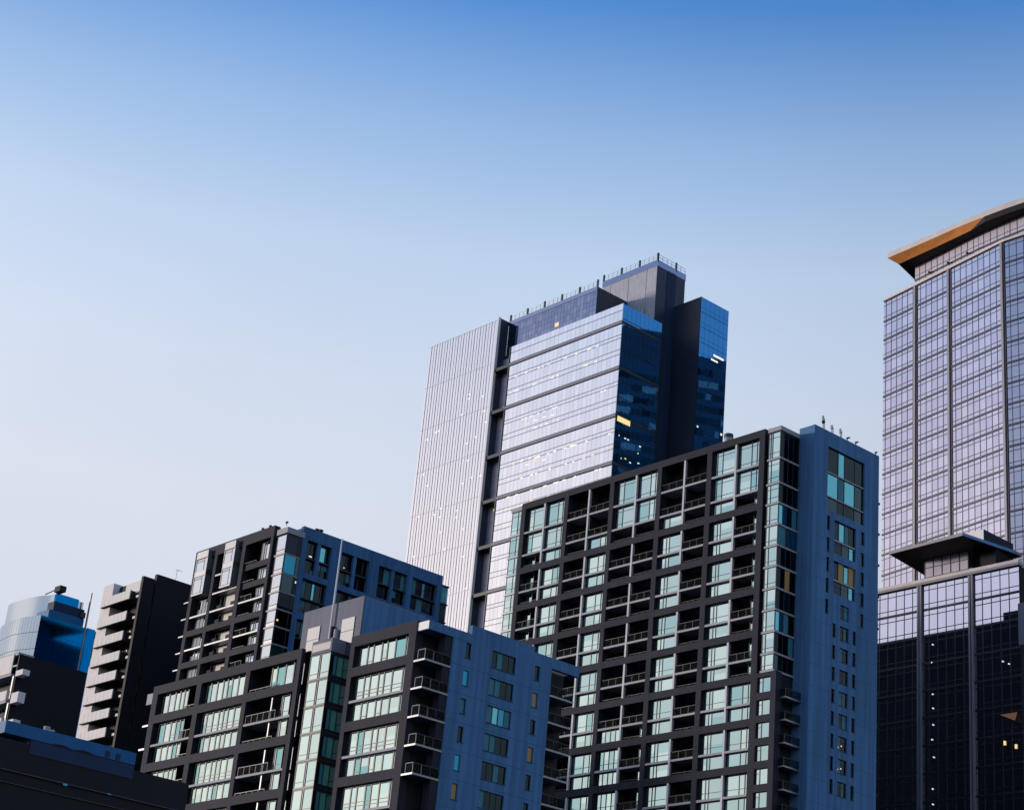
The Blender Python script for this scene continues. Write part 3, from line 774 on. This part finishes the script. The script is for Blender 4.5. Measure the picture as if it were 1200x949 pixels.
# =================================================================== balcony block on the left
UNIT = 1.0
F = thing('balcony_block', 'cream balcony tower with black side wall, left of the rear dark block', 'building', -65.08, 333.70, -50)
UNIT = 1.1724
MB().box(-12.3, -9.2, 0, 8, 20, 89.4).build('wall', M['cream'], F)
MB().box(-12.8, -12.29, .1, 8, 20, 76).build('wall_return', M['cream'], F)
bb = MB(); bb.box(-9.2, -.6, 2.2, 8, -H0, 88.0); bb.build('recess_wall', M['dark'], F)
MB().box(-8.9, -5.8, 1.0, 1.3, 86.9, 88.9).build('roof_screen', M['dark'], F)
rw = MB(); rw.prism([(-5.8, .4), (-.6, .4), (-.6, 2.2), (-5.8, 2.2)], 86.6, 88.6); rw.build('roof_wall', M['cream'], F)
MB().box(-.62, 0, 0, 2.15, -H0, 88.95).build('pier', M['black'], F)
MB().box(-.7, .02, 2.35, 24, -H0, 89.9).build('side_wall', M['black'], F)
for k, z in enumerate((85.45, 81.95, 78.7, 75.45, 72.3, 69.25, 66.25, 63.2)):
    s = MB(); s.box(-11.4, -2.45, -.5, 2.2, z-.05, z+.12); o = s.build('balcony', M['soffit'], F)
    p = MB()
    for j in range(7): p.box(-11.35+j*1.27, -11.35+(j+1)*1.27-.06, -.56, -.44, z+.02, z+1.5)
    p.build('balustrade', M['cream'], o)
    MB().box(-11.38, -2.47, -.43, -.36, z+.1, z+1.45).build('balustrade_frame', M['steel'], o)
    MB().box(-2.56, -2.46, -.36, 2.1, z+.12, z+1.4).build('shaded_balustrade_side', M['dark'], o)  # side return coloured dark for the shade on its right face
    MB().box(-1.35, -.65, .0, .5, z+.1, z+.5).build('end_ledge', M['cream'], F)
    MB().box(-.95, -.7, .5, .7, z-2.2, z-.3).build('lit_post_edge', M['edge'], F)  # pale strip standing for the lit left edge of the corner pier
lights(F, [('L', 1.9, -7.5+1.3*i, 81.0-.0*i, .16, .16) for i in range(3)]+[('L', 1.9, -7.5+1.3*i, 77.8, .16, .16) for i in range(3)], 'warm')

# =================================================================== far blue tower
UNIT = 1.0
Hh = thing('blue_glass_tower', 'far blue glass tower with curved left side and stepped drum top, at the left edge', 'building', -100.816, 407.721, -50)
MB().prism([(-.05, .1), (-3.4, -.8), (-7.1, -1.6), (-11.7, -1.45), (-18, -.2), (-26, 3.4), (-29.9, 10), (-20, 24), (-.3, 24), (-.05, 11.8)], -H0, 115.9).build('wall', M['navy'], Hh)
def smooth(pts, n=5):
    out = []
    for i in range(len(pts)-1):
        p0, p1, p2, p3 = pts[max(0, i-1)], pts[i], pts[i+1], pts[min(len(pts)-1, i+2)]
        for k in range(n):
            t = k/n
            out.append(tuple(.5*(2*p1[j]+(p2[j]-p0[j])*t+(2*p0[j]-5*p1[j]+4*p2[j]-p3[j])*t*t+(3*p1[j]-p0[j]-3*p2[j]+p3[j])*t**3) for j in (0, 1)))
    return out+[pts[-1]]
cg = MB(); curve = smooth([(0, 0), (-3.45, -1.03), (-7.1, -1.85), (-11.7, -1.75), (-18, -.5), (-26, 3.2)], 4)
for (a, b) in zip(curve, curve[1:]):
    n = 1
    for i in range(n):
        p = (a[0]+(b[0]-a[0])*(i+.02)/n, a[1]+(b[1]-a[1])*(i+.02)/n); q = (a[0]+(b[0]-a[0])*(i+.97)/n, a[1]+(b[1]-a[1])*(i+.97)/n)
        for k in range(11):
            z = 116-3.9*k
            cg.prism([p, q, (q[0], q[1]+.06), (p[0], p[1]+.06)], z-3.85, z-.05, 0)
cg.build('curved_glazing', M['g_hl'], Hh)
fg = MB()
for j in range(8):
    for k in range(11): fg.box(0, .06, .05+j*1.46, .05+(j+1)*1.46-.03, 116-3.9*k-3.86, 116-3.9*k-.02)
fg.build('side_glazing', M['g_h'], Hh)
MB().box(-.3, -.05, 11.9, 14, 40, 116.2).build('rear_glazing', M['g_h'][0], Hh)
MB().box(-.15, .2, 11.2, 11.5, 40, 124.4).build('corner_mast', M['steel'], Hh)
dr = [(-2.4, 3.6), (-4.2, 3.2), (-7.7, 1.9), (-13, 1.2), (-18.2, 1.1), (-21.8, 2.06), (-26, 6), (-22, 14), (-2.2, 11)]
MB().prism(smooth(dr[:7], 6)+dr[7:], 116, 122.3).build('drum', M['g_hl'][0], Hh)
MB().box(-2.35, -2.0, 3.7, 9.6, 120.6, 122.6).build('drum_side', M['g_h'][0], Hh)
MB().box(-9, -1.0, 2.2, 11.2, 116.05, 118.2).build('plant_screen', M['bluefascia'], Hh)
MB().box(-9, -1.2, 3.2, 11.0, 118.2, 120.4).build('plant_room', M['deepblue'], Hh)
MB().box(-18, -.1, .4, 11.4, 115.92, 116.04).build('roof', M['steel'], Hh)
MB().box(-3, -.5, 9.9, 11.1, 118.3, 119.6).build('roof_plant', M['navy'], Hh)
u = MB(); u.box(-3.2, -.6, 3.6, 5.2, 122.9, 124.2); u.tube((-2.2, 4.2, 122.3), (-2.2, 4.2, 123), .3); u.tube((-3.2, 3.9, 123.6), (-6.5, 3.2, 122.9), .12)
u.build('maintenance_cradle', M['dark'], Hh)

# =================================================================== dark block lower left
I = thing('dark_block', 'black walled flats with white balcony fronts at the lower left edge', 'building', -69.28, 271.3, -50)
UNIT = 1.3023
MB().box(-14, 0, 1.6, 8.95, -H0, 53.9).build('wall', M['black'], I)
MB().box(-.2, .02, .2, 8.95, -H0, 54.5).build('side_wall', M['black'], I)
for k in range(5):
    z = 52.3-3.15*k
    o = MB().box(-14, -.7, -.1, 1.6, z-.3, z).build('balcony', M['edge'], I)
    MB().box(-14, -.75, -.14, -.04, z+.02, z+(2.2 if k == 0 else 1.15)).build('balustrade', M['cream'], o)
    MB().box(.05, 1.7, .1, 1.0, z-.45, z+.75 if k else z+.2).build('side_balcony', M['cream'], I)
    MB().box(-.55, -.25, .1, .4, z-3.0, z-.3).build('balcony_post', M['steel'], I)
MB().box(-14, 0, .0, 2, 54.35, 54.7).build('roof_edge', M['edge'], I)
MB().box(5.6, 7.2, 1.5, 2.2, 0, .1).build('kerb', M['edge'], I)

# =================================================================== near rooftop at the bottom left
UNIT = 1.0
G = thing('low_front_building', 'low dark building across the bottom left corner with a blue roof fascia', 'building', -32.02, 125.995, -50)
MB().box(-30, 0, -3.5, 14.9, -H0, 27.1).build('wall', M['black'], G)
MB().box(-30, .05, -.1, 10.2, 27.45, 28.3).build('fascia', M['bluefascia'], G)
MB().box(-30, -.05, 1.9, 10.1, 27.1, 27.45).build('fascia_return', M['deepblue'], G)
lg = MB(); lg.box(.0, .16, -3.4, 14.7, 25.0, 25.07); lg.box(.0, .12, -3.4, 14.7, 24.2, 24.25); lg.build('wall_ledge', M['navy'], G)
sw = MB(); sw.box(-.1, .06, 1.98, 10.18, 26.45, 27.4); sw.build('fascia_band', M['deepblue'], G)
for c in (4.3, 6.1):
    ar = MB(); n = 10
    pts = [(c-.85+1.7*i/n, 27.42+.16*math.sin(math.pi*i/n)) for i in range(n+1)]
    k = len(pts)
    for i in range(n):
        (a, za), (b, zb) = pts[i], pts[i+1]
        ar.face([(.075, a, 27.38), (.075, b, 27.38), (.075, b, zb), (.075, a, za)])
    ar.build('fascia_dark_arc', M['black'], G)  # dark arched patches along the lower edge of the fascia
for c in (7.75, 8.6): MB().box(.05, .08, c, c+.35, 27.5, 27.95).build('fascia_vent', M['deepblue'], G)
lights(G, [('R', .17, 4.9, 24.9, .3, .12), ('R', .17, 8.4, 25.0, .25, .05)], 'tv', 'lamp')

# =================================================================== smaller things on the roofs
BASE = 0.0
UNITS = {F.name: 1.1724, A.name: 1.1194, I.name: 1.3023}
def at_local(b, u, v):
    k = UNITS.get(b.name, 1.0); p = Matrix.Translation(b.location) @ Matrix.Rotation(b.rotation_euler.z, 4, 'Z') @ Vector((u*k, v*k, 0)); return p.x, p.y
def roof_thing(name, label, cat, b, u, v, z, group=None):
    x, y = at_local(b, u, v)
    o = thing(name, label, cat, x, y, math.degrees(b.rotation_euler.z), group); o.location.z = z*UNITS.get(b.name, 1.0)+H0; return o
def antenna(u, v, hgt, label, dish):
    o = roof_thing('antenna', label, 'antenna', C, u, v, 104.82, 'aerials along the roof edge of the stair shaft')
    g = MB(); g.tube((0, 0, 0), (0, 0, hgt), .07, .05); g.tube((0, .28, .2), (0, .28, hgt*.86), .06); g.build('mast', M['steel'], o)
    g = MB(); g.box(-.12, .12, -.16, .06, hgt*.55, hgt); g.build('aerial_panel', M['edge'], o)
    if dish:
        g = MB(); g.tube((.1, -.15, hgt*.45), (.35, -.35, hgt*.5), .12, .26, 14); g.build('dish', M['charcoal'], o)
antenna(4.7, 6.3, 2.2, 'tallest roof aerial with a dark dish, first from the corner of the blue shaft', True)
antenna(4.7, 8.2, 1.45, 'slim roof aerial standing between two others on the blue shaft', False)
antenna(4.7, 10.1, 1.55, 'third roof aerial, nearest the far end of the blue shaft', False)
for v, w in ((11.3, .7), (13.2, .6), (17.7, .4)):
    o = roof_thing('roof_floodlight', 'small dark floodlight leaning out from the parapet of the blue shaft', 'floodlight', C, 4.9, v, 104.85, 'floodlights on the shaft parapet')
    g = MB(); g.tube((0, 0, -.1), (.1, 0, .45), .07); g.build('bracket', M['dark'], o)
    g = MB(); g.box(-.08, w*.7, -.12, .14, .4, .54); g.build('floodlight_head', M['dark'], o)
o = roof_thing('roof_flue', 'stout round metal flue on the roof of the tall apartment tower', 'flue', C, -10.9, 4, 104.6)
g = MB(); g.tube((0, 0, -1.5), (0, 0, 2.2), .62, n=18); g.build('pipe', M['steel'], o)
g = MB(); g.tube((0, 0, 2.2), (0, 0, 2.75), .68, n=18); g.build('cowl', M['navy'], o)
o = roof_thing('flagpole', 'tall slim pale flagpole rising from the glazed stair bay roof', 'flagpole', B, -16.8, .6, 58.6)
g = MB(); g.tube((0, 0, -2), (0, 0, 12.2), .15, .08, 10); g.build('pole', M['white'], o)
g = MB(); g.tube((.28, .1, -2), (.28, .1, 1.6), .22, n=10); g.build('pole_base', M['charcoal'], o)
o = roof_thing('roof_hood', 'small pale vent hood beside the flagpole foot', 'vent', B, -15.7, .7, 58.6)
g = MB(); g.tube((0, 0, -.05), (0, 0, 1.1), .3, n=14); g.build('hood_pipe', M['edge'], o)
for (u, v) in ((-4.4, .5), (-2.4, .5), (1.2, 1.0)):
    o = roof_thing('roof_light', 'tiny dark lamp on a stalk along the rear block roof edge', 'lamp', A, u, v, 93.0, 'lamps on the rear block roof edge')
    g = MB(); g.tube((0, 0, -.1), (0, 0, .4), .05); g.build('stalk', M['dark'], o)
    g = MB(); g.box(-.22, .26, -.15, .15, .36, .62); g.build('lamp_head', M['dark'], o)
o = roof_thing('twin_floodlight', 'pair of dark floodlights on the blue parapet of the rear block', 'floodlight', A, 2.6, 6.0, 93.1)
g = MB(); g.tube((0, 0, -.1), (0, 0, .3), .06); g.build('bracket', M['dark'], o)
g = MB(); g.box(-.2, .2, -.7, -.1, .2, .5); g.box(-.2, .2, .15, .75, .25, .6); g.build('floodlight_head', M['dark'], o)
o = roof_thing('tv_aerial', 'thin television aerial on the black roof of the balcony tower', 'aerial', F, -.4, 6.0, 89.9)
g = MB(); g.tube((0, 0, 0), (0, 0, 2.2), .04); g.build('mast', M['steel'], o)
g = MB(); g.tube((0, -.4, 2.15), (0, 1.2, 2.15), .035); g.tube((-.3, .4, 2.15), (.3, .4, 2.15), .03); g.build('aerial_arm', M['steel'], o)
o = roof_thing('davit_arm', 'short davit arm sticking out left over the glazed bay roof', 'davit', C, -53.6, .9, 103.85)
g = MB(); g.tube((1.0, 0, 0), (1.0, 0, .4), .08); g.tube((1.0, 0, .4), (-.7, -.1, .25), .1, .07); g.build('arm', M['steel'], o)
o = roof_thing('roof_fan', 'small pale extractor fan on the blue roof fascia', 'fan', G, -.4, 3.2, 28.3)
g = MB(); g.tube((0, 0, -.05), (0, 0, .35), .2, .24, 14); g.build('fan_body', M['edge'], o)
g = MB(); g.tube((0, .28, .1), (0, .55, .12), .12, .14, 12); g.build('fan_motor', M['edge'], o)

# =================================================================== neighbour mirrored in the office tower's side glazing
N = thing('mirrored_tower', 'dark tower seen only as a reflection in the blue side glazing', 'building', 128, 352, -20)
UNIT = 1.0; BASE = H0
MB().box(0, 34, 0, 66, -H0, 243).build('wall', M['mirrored'], N)
MB().box(4, 20, 26, 50, 243, 256).build('roof_plant', M['navy'], N)
for k in range(34):
    z = 112+3.9*k; wn = MB(); a = 1.0
    while a < 63:
        w_ = random.choice((1.4, 1.4, 2.9, 4.4))
        if random.random() < .8: wn.box(-.12, -.02, a, min(a+w_, 65), z, z+2.1, random.choice((0, 0, 0, 1, 2)))
        a += w_+.35
    if z < 240: wn.build('window_band', [M['g_dark'][2], M['steel'], M['g_dark'][0]], N)
# =================================================================== ground seen only as reflections
BASE = H0
g = MB(); g.box(-6000, 6000, -6000, 6000, -H0-.5, -H0)
o = g.build('ground', M['asphalt']); o['kind'] = 'structure'

# ------------------------------------------------------------------ sky and light
SUN_AZ, SUN_EL = -76, 6
w = bpy.data.worlds.new('World'); SC.world = w; w.use_nodes = True
nt = w.node_tree; L = nt.links; bg = nt.nodes['Background']
sky = nt.nodes.new('ShaderNodeTexSky'); sky.sky_type = 'NISHITA'; sky.sun_disc = False
sky.sun_elevation = R(SUN_EL); sky.sun_rotation = R(SUN_AZ)
sky.air_density = 1.0; sky.dust_density = 1.0; sky.ozone_density = 1.0
tc = nt.nodes.new('ShaderNodeTexCoord'); sx = nt.nodes.new('ShaderNodeSeparateXYZ')
L.new(tc.outputs['Generated'], sx.inputs[0])
ramp = nt.nodes.new('ShaderNodeValToRGB'); cr = ramp.color_ramp
def stop(e, c, el):
    e.position = max(0, math.sin(R(el))); e.color = (*c, 1)
KEYS = [(0, (.30, .32, .37)), (9, (.42, .42, .47)), (16, (.575, .54, .585)), (20, (.635, .595, .635)), (24, (.62, .605, .67)), (28, (.54, .585, .69)), (32, (.33, .45, .65)), (36, (.10, .265, .58)), (90, (.06, .21, .54))]
while len(cr.elements) < len(KEYS): cr.elements.new(.5)
for e, (el, c) in zip(cr.elements, KEYS): stop(e, c, el)
L.new(sx.outputs['Z'], ramp.inputs[0])
mul = nt.nodes.new('ShaderNodeMix'); mul.data_type = 'RGBA'; mul.blend_type = 'MULTIPLY'; mul.inputs['Factor'].default_value = 1
gm = nt.nodes.new('ShaderNodeGamma'); gm.inputs['Gamma'].default_value = .4
L.new(sky.outputs[0], gm.inputs['Color']); L.new(gm.outputs[0], mul.inputs['A']); L.new(ramp.outputs[0], mul.inputs['B'])
gd = Vector((math.sin(R(-7))*math.cos(R(25)), math.cos(R(-7))*math.cos(R(25)), math.sin(R(25))))
dt = nt.nodes.new('ShaderNodeVectorMath'); dt.operation = 'DOT_PRODUCT'; dt.inputs[1].default_value = gd
L.new(tc.outputs['Generated'], dt.inputs[0])
mr = nt.nodes.new('ShaderNodeMapRange'); mr.interpolation_type = 'SMOOTHSTEP'
for k, v in zip(('From Min', 'From Max', 'To Min', 'To Max'), (.925, 1.0, .92, 1.02)): mr.inputs[k].default_value = v
L.new(dt.outputs['Value'], mr.inputs['Value'])
sn = nt.nodes.new('ShaderNodeTexNoise'); sn.inputs['Scale'].default_value = 5; sn.inputs['Detail'].default_value = 4
L.new(tc.outputs['Generated'], sn.inputs['Vector'])
mn = nt.nodes.new('ShaderNodeMapRange')
for k, v in zip(('From Min', 'From Max', 'To Min', 'To Max'), (.3, .7, .975, 1.025)): mn.inputs[k].default_value = v
L.new(sn.outputs['Fac'], mn.inputs['Value'])
mm = nt.nodes.new('ShaderNodeMath'); mm.operation = 'MULTIPLY'; L.new(mr.outputs[0], mm.inputs[0]); L.new(mn.outputs[0], mm.inputs[1])
sc_ = nt.nodes.new('ShaderNodeVectorMath'); sc_.operation = 'SCALE'
L.new(mul.outputs['Result'], sc_.inputs[0]); L.new(mm.outputs[0], sc_.inputs['Scale']); L.new(sc_.outputs[0], bg.inputs['Color']); bg.inputs['Strength'].default_value = .15
sd = bpy.data.lights.new('sun', 'SUN'); sd.energy = .38; sd.angle = R(6); sd.color = (1, .88, .78)
so = bpy.data.objects.new('sun', sd); COL.objects.link(so)
dirv = Vector((math.sin(R(SUN_AZ))*math.cos(R(SUN_EL)), math.cos(R(SUN_AZ))*math.cos(R(SUN_EL)), math.sin(R(SUN_EL))))
so.rotation_euler = dirv.to_track_quat('Z', 'Y').to_euler()
so.location = dirv*500

# ------------------------------------------------------------------ camera
cam = bpy.data.cameras.new('camera'); cam.lens = 36*2190.39/1200; cam.sensor_width = 36; cam.clip_end = 9000; cam.clip_start = .5
ca = bpy.data.objects.new('camera', cam); COL.objects.link(ca)
pt, rl = R(23.6118), R(5.4838)
fwd = Vector((0, math.cos(pt), math.sin(pt))); up0 = Vector((0, -math.sin(pt), math.cos(pt))); rt0 = Vector((1, 0, 0))
rt = rt0*math.cos(rl)+up0*math.sin(rl); up = -rt0*math.sin(rl)+up0*math.cos(rl)
ca.matrix_world = Matrix(((rt.x, up.x, -fwd.x, 0), (rt.y, up.y, -fwd.y, 0), (rt.z, up.z, -fwd.z, H0), (0, 0, 0, 1)))
SC.camera = ca
vs = SC.view_settings; vs.view_transform = 'Standard'; vs.look = 'None'; vs.gamma = 1; vs.use_curve_mapping = False
vs.exposure = 2.737
